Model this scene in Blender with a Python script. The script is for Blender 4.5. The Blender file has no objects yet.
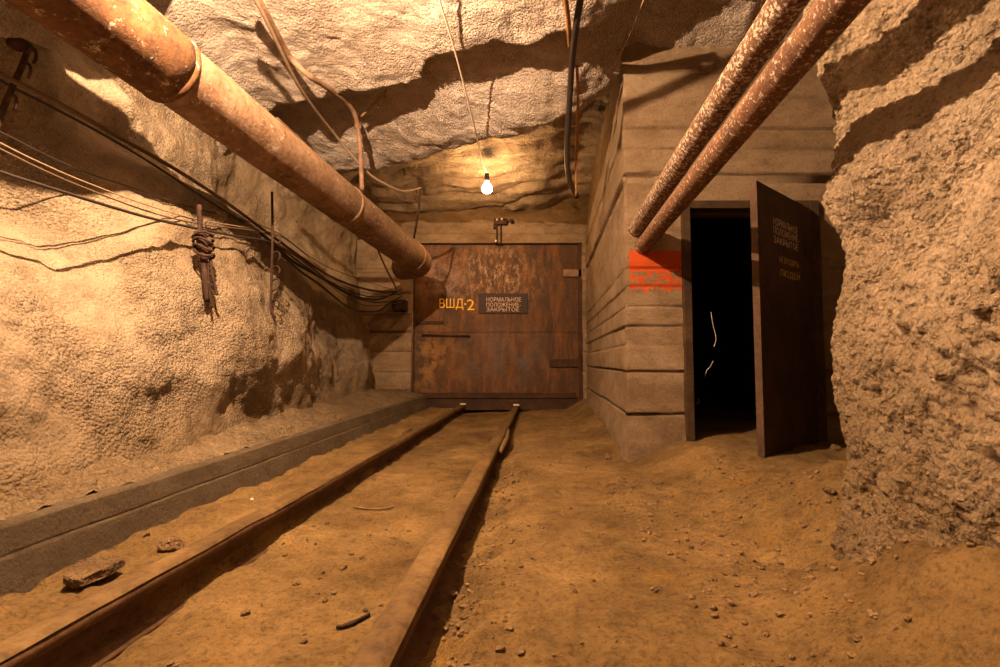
import bpy, bmesh, math, random
from mathutils import Vector, Matrix, noise as mn

# ------------------------------------------------------------------ camera, light, exposure
S = bpy.context.scene
COL = S.collection
H = 0.78                      # tripod height (m)
F = 500.0                     # focal length in pixels of a 1000 px frame
TP = 29.0 / 500.0
PIT = math.atan(TP)
cam_d = bpy.data.cameras.new('camera')
cam_d.sensor_width = 36.0
cam_d.lens = 18.0
cam_d.clip_start = 0.02
cam = bpy.data.objects.new('camera', cam_d)
cam.location = (0, 0, H)
cam.rotation_euler = (math.pi / 2 + PIT, 0, 0)
COL.objects.link(cam)
S.camera = cam
S.view_settings.view_transform = 'Standard'
S.view_settings.look = 'None'
S.view_settings.gamma = 1
S.view_settings.exposure = 0.36
S.view_settings.use_curve_mapping = False
S.cycles.diffuse_bounces = 3
world = bpy.data.worlds.new('underground_dark')
S.world = world
world.use_nodes = True
world.node_tree.nodes['Background'].inputs[0].default_value = (1.0, 0.62, 0.34, 1)
world.node_tree.nodes['Background'].inputs[1].default_value = 0.0

KEY = Vector((-1.22, 1.85, 3.11))       # the nearer bulb, hanging just above the frame
KEY_W = 900.0
KEY_C = (1.0, 0.65, 0.385)
FAR_W = 52.0
FAR_C = (1.0, 0.50, 0.16)


def point_light(name, loc, watts, colour, radius):
    d = bpy.data.lights.new(name, 'POINT')
    d.energy = watts
    d.color = colour
    d.shadow_soft_size = radius
    o = bpy.data.objects.new(name, d)
    o.location = loc
    COL.objects.link(o)
    return o


def P(px, py, Y):
    """world point seen at pixel (px, py) at forward distance Y"""
    c, s = math.cos(PIT), math.sin(PIT)
    r = (px - 500.0) / F
    u = (333.5 - py) / F
    dy = c - u * s
    dz = s + u * c
    k = Y / dy
    return Vector((r * k, Y, H + dz * k))


def PZ(px, py, z):
    """world point seen at pixel (px, py) at height z"""
    c, s = math.cos(PIT), math.sin(PIT)
    r = (px - 500.0) / F
    u = (333.5 - py) / F
    dy = c - u * s
    dz = s + u * c
    k = (z - H) / dz
    return Vector((r * k, dy * k, z))


FAR = P(487, 188, 6.75)                   # the bulb the photograph shows
point_light('key_bulb_light', KEY, KEY_W, KEY_C, 0.018)
point_light('far_bulb_light', FAR, FAR_W, FAR_C, 0.03)

# ------------------------------------------------------------------ helpers
R = random.Random(7)


def sm(a, b, x):
    t = max(0.0, min(1.0, (x - a) / (b - a)))
    return t * t * (3 - 2 * t)


def lin(pts, x):
    if x <= pts[0][0]:
        return pts[0][1]
    for (a, b), (c, d) in zip(pts, pts[1:]):
        if x <= c:
            return b + (d - b) * (x - a) / (c - a)
    return pts[-1][1]


def fbm(v, octs=4, H_=0.9):
    return mn.fractal(v, H_, 2.1, octs)


def obj(name, bm, mat, parent=None, smooth=True, world_space=False):
    me = bpy.data.meshes.new(name)
    bmesh.ops.recalc_face_normals(bm, faces=bm.faces)
    bm.to_mesh(me)
    bm.free()
    return link_mesh(name, me, mat, parent, smooth, world_space)


def link_mesh(name, me, mat, parent=None, smooth=True, world_space=False):
    me.materials.append(mat)
    if smooth:
        for p in me.polygons:
            p.use_smooth = True
    o = bpy.data.objects.new(name, me)
    COL.objects.link(o)
    if parent is not None:
        o.parent = parent
        o.matrix_parent_inverse = Matrix.Translation(-parent.location) if parent.type == 'EMPTY' else Matrix()
    elif not world_space and len(me.vertices):
        n = len(me.vertices)
        c = sum((v.co for v in me.vertices), Vector()) / n
        c.z = min(v.co.z for v in me.vertices)
        me.transform(Matrix.Translation(-c))
        o.location = c
    return o


def struct(name, bm, mat, parent=None, smooth=True, label=None):
    o = obj(name, bm, mat, parent, smooth, True)
    if parent is None:
        o['kind'] = 'structure'
    if label:
        o['label'] = label
    return o


def thing(name, label, cat, loc=(0, 0, 0), group=None):
    o = bpy.data.objects.new(name, None)
    o.empty_display_size = 0.1
    COL.objects.link(o)
    o.location = loc
    o['label'] = label
    o['category'] = cat
    if group:
        o['group'] = group
    return o


def tag(o, label, cat, group=None):
    o['label'] = label
    o['category'] = cat
    if group:
        o['group'] = group
    return o


def add_box(bm, lo, hi, M=None, bev=0.0):
    r = bmesh.ops.create_cube(bm, size=1.0)
    vs = r['verts']
    for v in vs:
        v.co = Vector([lo[i] + (v.co[i] + 0.5) * (hi[i] - lo[i]) for i in range(3)])
    if bev:
        es = list({e for v in vs for e in v.link_edges})
        q = bmesh.ops.bevel(bm, geom=es, offset=bev, segments=2, affect='EDGES', profile=0.6)
        vs = list({v for f in q['faces'] for v in f.verts} | {v for v in vs if v.is_valid})
    if M is not None:
        for v in vs:
            v.co = M @ v.co
    return vs


def catmull(pts, n=8):
    pts = [Vector(p) for p in pts]
    if len(pts) < 3:
        return [pts[0].lerp(pts[-1], i / n) for i in range(n + 1)]
    ext = [pts[0] * 2 - pts[1]] + pts + [pts[-1] * 2 - pts[-2]]
    out = []
    for i in range(1, len(ext) - 2):
        a, b, c, d = ext[i - 1:i + 3]
        for k in range(n):
            t = k / n
            out.append(0.5 * ((2 * b) + (c - a) * t + (2 * a - 5 * b + 4 * c - d) * t * t + (3 * b - a - 3 * c + d) * t ** 3))
    out.append(pts[-1])
    return out


def add_tube(bm, pts, rad, seg=10, caps=True, wob=0.0, seed=0.0):
    """sweep a circle along pts; rad a number or a list or a function of 0..1"""
    n = len(pts)
    pts = [Vector(p) for p in pts]
    t0 = (pts[1] - pts[0]).normalized()
    up = Vector((0, 0, 1)) if abs(t0.z) < 0.9 else Vector((1, 0, 0))
    nrm = (up - t0 * up.dot(t0)).normalized()
    rings = []
    for i in range(n):
        t = (pts[min(i + 1, n - 1)] - pts[max(i - 1, 0)]).normalized()
        nrm = (nrm - t * nrm.dot(t)).normalized()
        bn = t.cross(nrm)
        r = rad(i / (n - 1)) if callable(rad) else (rad[i] if isinstance(rad, (list, tuple)) else rad)
        ring = []
        for k in range(seg):
            a = 2 * math.pi * k / seg
            rr = r
            if wob:
                rr += wob * mn.noise(Vector((math.cos(a) * 2 + seed, math.sin(a) * 2, i * 0.35)))
            ring.append(bm.verts.new(pts[i] + (nrm * math.cos(a) + bn * math.sin(a)) * rr))
        rings.append(ring)
    for a, b in zip(rings, rings[1:]):
        for k in range(seg):
            bm.faces.new((a[k], a[(k + 1) % seg], b[(k + 1) % seg], b[k]))
    if caps:
        bm.faces.new(rings[0][::-1])
        bm.faces.new(rings[-1])
    return rings


def grid(fn, us, vs, skip=None):
    """bmesh from fn(u, v) over two lists"""
    bm = bmesh.new()
    g = [[bm.verts.new(fn(u, v)) for v in vs] for u in us]
    for i in range(len(us) - 1):
        for j in range(len(vs) - 1):
            if skip and skip((us[i] + us[i + 1]) / 2, (vs[j] + vs[j + 1]) / 2):
                continue
            bm.faces.new((g[i][j], g[i + 1][j], g[i + 1][j + 1], g[i][j + 1]))
    if skip:
        bmesh.ops.delete(bm, geom=[v for v in bm.verts if not v.link_faces], context='VERTS')
    return bm


def frange(a, b, s):
    n = max(1, int(round((b - a) / s)))
    return [a + (b - a) * i / n for i in range(n + 1)]


# ------------------------------------------------------------------ materials
class Mat:
    def __init__(s, name, rough=0.9, metal=0.0):
        s.m = bpy.data.materials.new(name)
        s.m.use_nodes = True
        s.nt = s.m.node_tree
        s.b = s.nt.nodes['Principled BSDF']
        s.b.inputs['Roughness'].default_value = rough
        s.b.inputs['Metallic'].default_value = metal
        s.b.inputs['Specular IOR Level'].default_value = 0.25
        s.co = s.nt.nodes.new('ShaderNodeTexCoord')
        s.h = None

    def n(s, t, **k):
        x = s.nt.nodes.new(t)
        for a, b in k.items():
            setattr(x, a, b)
        return x

    def l(s, a, b):
        s.nt.links.new(a, b)

    def vec(s, scale=(1, 1, 1), rot=(0, 0, 0), loc=(0, 0, 0)):
        m = s.n('ShaderNodeMapping')
        m.inputs['Scale'].default_value = scale
        m.inputs['Rotation'].default_value = rot
        m.inputs['Location'].default_value = loc
        s.l(s.co.outputs['Object'], m.inputs['Vector'])
        return m.outputs[0]

    def noise(s, scale, detail=6, rough=0.6, vec=None, dist=0.0):
        x = s.n('ShaderNodeTexNoise')
        x.inputs['Scale'].default_value = scale
        x.inputs['Detail'].default_value = detail
        x.inputs['Roughness'].default_value = rough
        x.inputs['Distortion'].default_value = dist
        s.l(vec if vec is not None else s.co.outputs['Object'], x.inputs['Vector'])
        return x.outputs['Fac']

    def voro(s, scale, feature='F1', vec=None):
        x = s.n('ShaderNodeTexVoronoi', feature=feature)
        x.inputs['Scale'].default_value = scale
        s.l(vec if vec is not None else s.co.outputs['Object'], x.inputs['Vector'])
        return x.outputs['Distance']

    def ramp(s, fac, stops):
        r = s.n('ShaderNodeValToRGB')
        e = r.color_ramp.elements
        while len(e) < len(stops):
            e.new(0.5)
        for q, (p, c) in zip(e, stops):
            q.position = p
            q.color = (c[0], c[1], c[2], 1) if not isinstance(c, (int, float)) else (c, c, c, 1)
        s.l(fac, r.inputs[0])
        return r.outputs[0]

    def mix(s, f, a, b, blend='MIX'):
        x = s.n('ShaderNodeMix', data_type='RGBA', blend_type=blend)
        for sock, v in ((x.inputs[0], f), (x.inputs[6], a), (x.inputs[7], b)):
            if hasattr(v, 'is_linked') or hasattr(v, 'links'):
                s.l(v, sock)
            elif isinstance(v, (int, float)):
                sock.default_value = v
            else:
                sock.default_value = (v[0], v[1], v[2], 1)
        return x.outputs[2]

    def math(s, op, a, b=0.0, clamp=False):
        x = s.n('ShaderNodeMath', operation=op, use_clamp=clamp)
        for sock, v in zip(x.inputs, (a, b)):
            if isinstance(v, (int, float)):
                sock.default_value = v
            else:
                s.l(v, sock)
        return x.outputs[0]

    def col(s, c):
        if isinstance(c, tuple):
            s.b.inputs['Base Color'].default_value = (c[0], c[1], c[2], 1)
        else:
            s.l(c, s.b.inputs['Base Color'])

    def bump(s, h, dist, strength=1.0):
        b = s.n('ShaderNodeBump')
        b.inputs['Distance'].default_value = dist
        b.inputs['Strength'].default_value = strength
        s.l(h, b.inputs['Height'])
        if s.h is not None:
            s.l(s.h, b.inputs['Normal'])
        s.h = b.outputs[0]
        s.l(s.h, s.b.inputs['Normal'])
        return s


def rock_mat(name, dark, mid, light, grain=1.0, gscale=1.0, beds=0.0, smooth_lo=0.15, dirty=None, dim=0.72):
    m = Mat(name, 0.93)
    big = m.noise(0.9, 5, 0.6)
    med = m.noise(7, 8, 0.65)
    fine = m.noise(70 * gscale, 6, 0.7)
    c = m.ramp(big, [(0.3, dark), (0.52, mid), (0.72, light)])
    c2 = m.ramp(med, [(0.25, (0.50, 0.47, 0.44)), (0.52, (1, 1, 1)), (0.8, (1.15, 1.12, 1.08))])
    c = m.mix(0.8, c, c2, 'MULTIPLY')
    pits = m.ramp(fine, [(0.34, (0.40, 0.34, 0.28)), (0.47, (1, 1, 1)), (0.7, (1.12, 1.1, 1.08))])
    c = m.mix(0.7, c, pits, 'MULTIPLY')
    if dirty:     # mud smeared over the foot of the wall
        xyz = m.n('ShaderNodeSeparateXYZ')
        m.l(m.co.outputs['Object'], xyz.inputs[0])
        zz_ = m.math('ADD', xyz.outputs[2], m.math('MULTIPLY', m.math('SUBTRACT', m.noise(3.0, 7, 0.7), 0.5), dirty[1]))
        f = m.ramp(m.math('DIVIDE', zz_, dirty[0]), [(0.35, 0.85), (1.0, 0.0)])
        c = m.mix(f, c, (0.30, 0.195, 0.09))
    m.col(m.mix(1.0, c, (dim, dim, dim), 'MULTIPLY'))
    if beds:      # cracks and flakes that run across the drift
        bv = m.vec((0.8, 4.0, 4.0))
        m.bump(m.noise(2.2, 8, 0.66, bv, 0.6), beds, 1.0)
    m.bump(m.noise(8, 8, 0.72), 0.12, 0.9 * min(1.0, grain))
    patch = m.ramp(m.noise(1.7, 4, 0.6, m.vec(loc=(5, 2, 1))), [(0.40, smooth_lo), (0.58, 1.0)])
    # sprayed-on grains and pits
    v = m.voro(48 * gscale)
    m.bump(m.math('MULTIPLY', patch, m.math('SUBTRACT', 1.0, v)), 0.050 * grain, 0.9)
    m.bump(m.math('MULTIPLY', patch, m.noise(45 * gscale, 3, 0.6)), 0.024 * grain, 1.0)
    m.bump(m.noise(110 * gscale, 3, 0.6), 0.004, 0.8)
    return m.m


M = {}
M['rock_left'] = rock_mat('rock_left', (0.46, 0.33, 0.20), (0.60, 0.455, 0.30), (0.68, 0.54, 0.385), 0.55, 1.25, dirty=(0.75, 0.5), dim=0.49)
M['rock_ceiling'] = rock_mat('rock_ceiling', (0.48, 0.38, 0.295), (0.65, 0.54, 0.45), (0.76, 0.67, 0.585), 0.7, 1.1, 0.24, dim=1.0)
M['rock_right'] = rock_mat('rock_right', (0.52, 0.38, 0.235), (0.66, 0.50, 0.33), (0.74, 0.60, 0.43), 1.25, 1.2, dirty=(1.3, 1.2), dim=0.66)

# packed ochre dirt
m = Mat('dirt', 0.95)
c = m.ramp(m.noise(1.5, 7, 0.68), [(0.34, (0.15, 0.09, 0.036)), (0.5, (0.27, 0.175, 0.072)), (0.68, (0.42, 0.275, 0.122))])
c = m.mix(0.8, c, m.ramp(m.noise(11, 8, 0.7), [(0.3, (0.55, 0.52, 0.5)), (0.5, (1, 1, 1)), (0.75, (1.15, 1.1, 1))]), 'MULTIPLY')
sp = m.ramp(m.noise(2.6, 5, 0.6, m.vec(loc=(3, 1, 0))), [(0.60, 0.0), (0.75, 1.0)])
c = m.mix(m.math('MULTIPLY', sp, 0.55), c, (0.42, 0.22, 0.03))
c = m.mix(0.6, c, m.ramp(m.noise(60, 4, 0.7), [(0.36, (0.35, 0.32, 0.3)), (0.50, (1, 1, 1))]), 'MULTIPLY')
m.col(m.mix(1.0, c, (0.98, 0.93, 0.80), 'MULTIPLY'))
m.bump(m.noise(5, 8, 0.75), 0.10, 0.8)
m.bump(m.noise(16, 8, 0.75), 0.06, 0.9)
m.bump(m.noise(75, 5, 0.7), 0.014, 0.9)
M['dirt'] = m.m

# board-marked concrete
def concrete(name, cols, paint=False):
    m = Mat(name, 0.9)
    c = m.ramp(m.noise(1.3, 6, 0.6, m.vec((1, 1, 2.2))), [(0.3, cols[0]), (0.52, cols[1]), (0.72, cols[2])])
    c = m.mix(0.6, c, m.ramp(m.noise(6, 9, 0.72, m.vec((1, 1, 1.5))), [(0.34, (0.50, 0.46, 0.42)), (0.55, (1, 1, 1))]), 'MULTIPLY')
    c = m.mix(0.5, c, m.ramp(m.noise(50, 5, 0.75), [(0.36, (0.42, 0.37, 0.32)), (0.48, (1, 1, 1))]), 'MULTIPLY')
    if paint:
        xyz = m.n('ShaderNodeSeparateXYZ')
        m.l(m.co.outputs['Object'], xyz.inputs[0])
        edge = m.noise(22, 5, 0.7, m.vec((2.2, 1, 0.35)))
        # lower ragged edge with drips
        zlo = m.math('ADD', m.math('MULTIPLY', m.math('SUBTRACT', edge, 0.5), 0.30), 1.385)
        a = m.math('GREATER_THAN', xyz.outputs[2], zlo)
        b = m.math('LESS_THAN', xyz.outputs[2], 1.70)
        d = m.math('LESS_THAN', xyz.outputs[0], 1.535)
        e = m.math('GREATER_THAN', xyz.outputs[0], 1.062)
        f = m.math('LESS_THAN', xyz.outputs[1], 4.2)
        msk = m.math('MULTIPLY', m.math('MULTIPLY', a, b), m.math('MULTIPLY', m.math('MULTIPLY', d, e), f))
        worn = m.ramp(m.noise(24, 6, 0.75), [(0.30, 0.0), (0.36, 1.0)])
        # a smear of grey-green overpaint across the middle of the patch
        zc = m.math('ABSOLUTE', m.math('SUBTRACT', xyz.outputs[2], 1.475))
        band = m.math('LESS_THAN', zc, 0.05)
        blot = m.math('GREATER_THAN', m.noise(26, 5, 0.7, m.vec(loc=(0.4, 0, 0.2))), 0.51)
        smear = m.math('MULTIPLY', band, blot)
        oc = m.mix(smear, (0.72, 0.105, 0.018), (0.27, 0.20, 0.105))
        c = m.mix(m.math('MULTIPLY', msk, worn), c, oc)
    m.col(m.mix(1.0, c, (0.98, 0.98, 0.98), 'MULTIPLY'))
    m.bump(m.noise(3.5, 9, 0.75), 0.10, 0.8)
    m.bump(m.noise(18, 8, 0.78), 0.05, 0.9)
    m.bump(m.noise(80, 5, 0.75), 0.014, 1.0)
    return m.m


CC = [(0.25, 0.165, 0.09), (0.38, 0.265, 0.16), (0.48, 0.355, 0.235)]
M['concrete_painted'] = concrete('concrete_painted', CC, True)
M['concrete'] = concrete('concrete', CC)
M['concrete_kerb'] = concrete('concrete_kerb', [(0.12, 0.082, 0.045), (0.17, 0.122, 0.072), (0.22, 0.162, 0.10)])


def rust_mat(name, dark, mid, light, flake=None, flake_lo=0.6, rough=0.75, metal=0.15, sc=1.0, bump=1.0, stretch=(1, 1, 1)):
    m = Mat(name, rough, metal)
    c = m.ramp(m.noise(3.5 * sc, 8, 0.68, m.vec(stretch)), [(0.3, dark), (0.5, mid), (0.72, light)])
    c = m.mix(0.7, c, m.ramp(m.noise(28 * sc, 6, 0.7), [(0.3, (0.5, 0.42, 0.36)), (0.52, (1, 1, 1)), (0.75, (1.2, 1.1, 1))]), 'MULTIPLY')
    if flake:
        f1 = m.ramp(m.noise(16 * sc, 8, 0.78, m.vec(stretch)), [(flake_lo, 0.0), (flake_lo + 0.05, 1.0)])
        c = m.mix(f1, c, flake)
        m.bump(f1, 0.004, 0.5 * bump)
    m.col(m.mix(1.0, c, (0.8, 0.8, 0.8), 'MULTIPLY'))
    m.bump(m.noise(40 * sc, 6, 0.7), 0.006, 0.7 * bump)
    m.bump(m.noise(9 * sc, 4, 0.6), 0.012, 0.5 * bump)
    return m.m


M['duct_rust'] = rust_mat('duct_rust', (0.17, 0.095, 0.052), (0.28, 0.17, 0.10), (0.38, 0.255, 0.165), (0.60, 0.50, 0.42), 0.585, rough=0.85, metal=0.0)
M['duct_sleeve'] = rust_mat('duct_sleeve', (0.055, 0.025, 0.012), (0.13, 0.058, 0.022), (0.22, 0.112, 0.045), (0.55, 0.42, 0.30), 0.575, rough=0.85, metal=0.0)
M['pipe_rust'] = rust_mat('pipe_rust', (0.075, 0.034, 0.018), (0.14, 0.068, 0.032), (0.24, 0.13, 0.06), (0.66, 0.54, 0.42), 0.515, sc=3.4, metal=0.0)
M['pipe_rust_lower'] = rust_mat('pipe_rust_lower', (0.08, 0.034, 0.018), (0.15, 0.068, 0.032), (0.24, 0.125, 0.058), (0.64, 0.50, 0.38), 0.55, sc=3.4, metal=0.0)
M['rail_rust'] = rust_mat('rail_rust', (0.085, 0.042, 0.018), (0.14, 0.075, 0.035), (0.21, 0.12, 0.055), rough=0.7, bump=0.6)
M['rail_dirt'] = rust_mat('rail_dirt', (0.08, 0.045, 0.015), (0.14, 0.082, 0.028), (0.23, 0.14, 0.050), rough=0.75, bump=0.8)
M['iron'] = rust_mat('iron', (0.03, 0.015, 0.01), (0.055, 0.028, 0.017), (0.11, 0.055, 0.03), sc=2)
M['iron_pale'] = rust_mat('iron_pale', (0.22, 0.13, 0.08), (0.34, 0.21, 0.13), (0.44, 0.29, 0.19), sc=2)
M['rust_orange'] = rust_mat('rust_orange', (0.22, 0.09, 0.03), (0.40, 0.18, 0.06), (0.55, 0.28, 0.10), sc=3)
M['door_frame'] = rust_mat('door_frame', (0.038, 0.021, 0.011), (0.066, 0.037, 0.018), (0.12, 0.066, 0.028), sc=2)
M['door_leaf'] = rust_mat('door_leaf', (0.045, 0.024, 0.016), (0.07, 0.038, 0.025), (0.11, 0.055, 0.032), rough=0.6, sc=1.0)
M['door_edge'] = rust_mat('door_edge', (0.06, 0.032, 0.017), (0.095, 0.052, 0.028), (0.14, 0.08, 0.042), sc=2)


def plain(name, c, rough=0.7, metal=0.0, bump=0.3):
    m = Mat(name, rough, metal)
    cc = m.ramp(m.noise(30, 5, 0.6), [(0.3, tuple(x * 0.75 for x in c)), (0.6, c)])
    m.col(cc)
    if bump:
        m.bump(m.noise(50, 4, 0.6), 0.002, bump)
    return m.m


M['cable_black'] = plain('cable_black', (0.035, 0.025, 0.02), 0.45)
M['cable_brown'] = plain('cable_brown', (0.12, 0.075, 0.045), 0.7)
M['cable_pale'] = plain('cable_pale', (0.26, 0.18, 0.115), 0.7)
M['cord_white'] = plain('cord_white', (0.75, 0.62, 0.5), 0.6)
M['bright_metal'] = plain('bright_metal', (0.85, 0.83, 0.82), 0.25, 0.6, 0)
M['white_chip'] = plain('white_chip', (0.85, 0.80, 0.76), 0.6, 0.0, 0)
M['paint_yellow'] = plain('paint_yellow', (0.95, 0.50, 0.02), 0.6, 0, 0)
M['paint_cream'] = plain('paint_cream', (0.66, 0.47, 0.32), 0.7, 0, 0)
M['paint_dull_cream'] = plain('paint_dull_cream', (0.75, 0.58, 0.42), 0.7, 0, 0)
M['paint_dull_yellow'] = plain('paint_dull_yellow', (0.8, 0.46, 0.05), 0.7, 0, 0)
M['sign_plate'] = plain('sign_plate', (0.045, 0.028, 0.025), 0.65)
M['porcelain'] = plain('porcelain', (0.10, 0.07, 0.05), 0.5)
M['stone'] = rock_mat('stone', (0.24, 0.14, 0.06), (0.34, 0.21, 0.10), (0.44, 0.29, 0.15), 0.6, 1.5)
M['bank'] = rock_mat('bank', (0.20, 0.13, 0.065), (0.33, 0.23, 0.125), (0.44, 0.33, 0.20), 1.1, 1.0)
M['slab'] = rock_mat('slab', (0.17, 0.10, 0.045), (0.25, 0.155, 0.072), (0.33, 0.21, 0.105), 0.6, 1.5)
M['wood'] = plain('wood', (0.17, 0.10, 0.042), 0.8)
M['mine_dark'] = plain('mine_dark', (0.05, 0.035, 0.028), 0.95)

# big steel door plate: rust, grey mill scale, pale scratched patch
m = Mat('gate_steel', 0.62, 0.2)
c = m.ramp(m.noise(1.7, 8, 0.66, m.vec((1, 1, 0.8))), [(0.30, (0.035, 0.021, 0.015)), (0.5, (0.085, 0.040, 0.016)), (0.62, (0.055, 0.032, 0.020)), (0.75, (0.16, 0.078, 0.024))])
xyz = m.n('ShaderNodeSeparateXYZ')
m.l(m.co.outputs['Object'], xyz.inputs[0])
def blob(cx, cz, rx, rz):
    dx = m.math('DIVIDE', m.math('SUBTRACT', xyz.outputs[0], cx), rx)
    dz = m.math('DIVIDE', m.math('SUBTRACT', xyz.outputs[2], cz), rz)
    d = m.math('SQRT', m.math('ADD', m.math('MULTIPLY', dx, dx), m.math('MULTIPLY', dz, dz)))
    return m.math('SUBTRACT', 1.0, d, True)
f = m.math('MULTIPLY', m.math('MULTIPLY', blob(-0.1, 2.2, 1.0, 0.75), 0.9, True), m.ramp(m.noise(14, 8, 0.8, m.vec((1, 1, 0.5))), [(0.50, 0.0), (0.56, 1.0)]))
c = m.mix(f, c, (0.42, 0.28, 0.18))
f = m.math('MULTIPLY', m.math('MULTIPLY', blob(-1.05, 2.2, 0.7, 0.6), 1.5, True), m.ramp(m.noise(5, 8, 0.7), [(0.42, 0.0), (0.6, 1.0)]))
c = m.mix(f, c, (0.26, 0.165, 0.115))
f = m.math('MULTIPLY', m.math('MULTIPLY', blob(0.1, 0.9, 1.0, 0.7), 1.6, True), m.ramp(m.noise(4, 6, 0.7), [(0.42, 0.0), (0.6, 1.0)]))
c = m.mix(f, c, (0.10, 0.075, 0.062))
f = m.math('MULTIPLY', m.math('MULTIPLY', blob(-1.1, 0.8, 0.7, 0.9), 0.9, True), m.ramp(m.noise(5, 8, 0.7), [(0.45, 0.0), (0.6, 1.0)]))
c = m.mix(f, c, (0.36, 0.19, 0.06))
streak = m.ramp(m.noise(4.5, 8, 0.75, m.vec((1.6, 1, 0.35), loc=(2, 0, 1))), [(0.46, 0.0), (0.66, 0.75)])
c = m.mix(streak, c, (0.21, 0.085, 0.022))
c = m.mix(0.6, c, m.ramp(m.noise(30, 6, 0.75), [(0.35, (0.45, 0.4, 0.38)), (0.52, (1, 1, 1))]), 'MULTIPLY')
m.col(c)
m.bump(m.noise(14, 6, 0.7), 0.006, 0.5)
M['gate_steel'] = m.m
M['gate_dark'] = rust_mat('gate_dark', (0.04, 0.02, 0.013), (0.07, 0.035, 0.019), (0.11, 0.053, 0.026), sc=1.5)

# glowing bulb: clear glass that gives off light
def glow(name, colour, strength):
    mm = bpy.data.materials.new(name)
    mm.use_nodes = True
    nt = mm.node_tree
    nt.nodes.remove(nt.nodes['Principled BSDF'])
    out = nt.nodes['Material Output']
    e = nt.nodes.new('ShaderNodeEmission')
    e.inputs[0].default_value = (*colour, 1)
    e.inputs[1].default_value = strength
    t = nt.nodes.new('ShaderNodeBsdfTransparent')
    a = nt.nodes.new('ShaderNodeAddShader')
    nt.links.new(e.outputs[0], a.inputs[0])
    nt.links.new(t.outputs[0], a.inputs[1])
    nt.links.new(a.outputs[0], out.inputs[0])
    return mm


M['bulb_glow'] = glow('bulb_glow', (1.0, 0.80, 0.50), 14)

# ------------------------------------------------------------------ the rails' lines (plan)
ZR = 0.08
RL0, RL1 = PZ(180, 556, ZR), PZ(463, 405, ZR)
RR0, RR1 = PZ(368, 667, ZR), PZ(516, 406, ZR)


def rail_x(a, b, Y):
    return a.x + (b.x - a.x) * (Y - a.y) / (b.y - a.y)


def XL(Y): return rail_x(RL0, RL1, Y)
def XR(Y): return rail_x(RR0, RR1, Y)


# ------------------------------------------------------------------ floor
def floor_z(x, y, rough=True):
    xl, xr = XL(y), XR(y)
    z = 0.0
    # dirt heaped against the outside of the left rail
    z += 0.045 * sm(xl + 0.02, xl - 0.08, x)
    # trough between the rails, shallower far away
    far = sm(1.5, 7.5, y)
    tr = (0.075 - 0.035 * far)
    z -= tr * sm(xl, xl + 0.03, x) * sm(xr + 0.30, xr + 0.02, x)
    # ground rising to the side door and to the near rock
    z += 0.16 * sm(1.0, 1.5, x) * sm(2.4, 3.6, y)
    dx = math.hypot((x - 1.75) / 0.75, (y - 2.25) / 1.05)
    z += 0.34 * sm(1.0, 0.05, dx) * (1 - 0.5 * sm(1.0, 1.5, x) * sm(2.4, 3.6, y))
    z += 0.40 * sm(0.72, 1.22, x) * sm(2.0, 1.1, y)
    # block foot
    z += 0.06 * sm(0.35, 0.0, abs(x - (1.03 + 0.093 * (y - 4.07)))) * sm(4.2, 4.6, y)
    if rough:
        near = sm(7.5, 1.0, y)
        z += 0.028 * fbm(Vector((x * 1.7, y * 1.7, 0.3)), 4)
        z += 0.010 * fbm(Vector((x * 9, y * 9, 1.3)), 3) * (0.4 + near)
        rub = sm(0.55, 1.2, x) * sm(3.6, 2.2, y)
        z += 0.030 * rub * fbm(Vector((x * 8, y * 8, 4.3)), 4)
        # shallow prints and clods right of the rail
        z += 0.022 * sm(0.22, 0.05, abs(x - xr - 0.14)) * fbm(Vector((x * 16, y * 16, 7)), 3)
        lf = sm(xl, xl - 0.2, x)
        z += 0.020 * lf * fbm(Vector((x * 12, y * 8, 9)), 3)
    return z


def fl(u, v):
    return Vector((u, v, floor_z(u, v)))


xs = frange(-2.3, 3.6, 0.028)
ys = frange(-1.6, 1.0, 0.06)[:-1] + frange(1.0, 4.4, 0.022)[:-1] + frange(4.4, 8.7, 0.045)
struct('floor', grid(fl, xs, ys), M['dirt'], label='ochre packed dirt floor of the mine drift')

# ------------------------------------------------------------------ left rock wall
PROF = [(-0.3, -0.15), (0.1, -0.08), (0.28, 0.0), (0.45, 0.07), (0.7, 0.17), (1.0, 0.30), (1.5, 0.52), (1.9, 0.64), (2.3, 0.80), (2.7, 0.86), (3.1, 0.80), (3.7, 0.60)]


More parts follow.
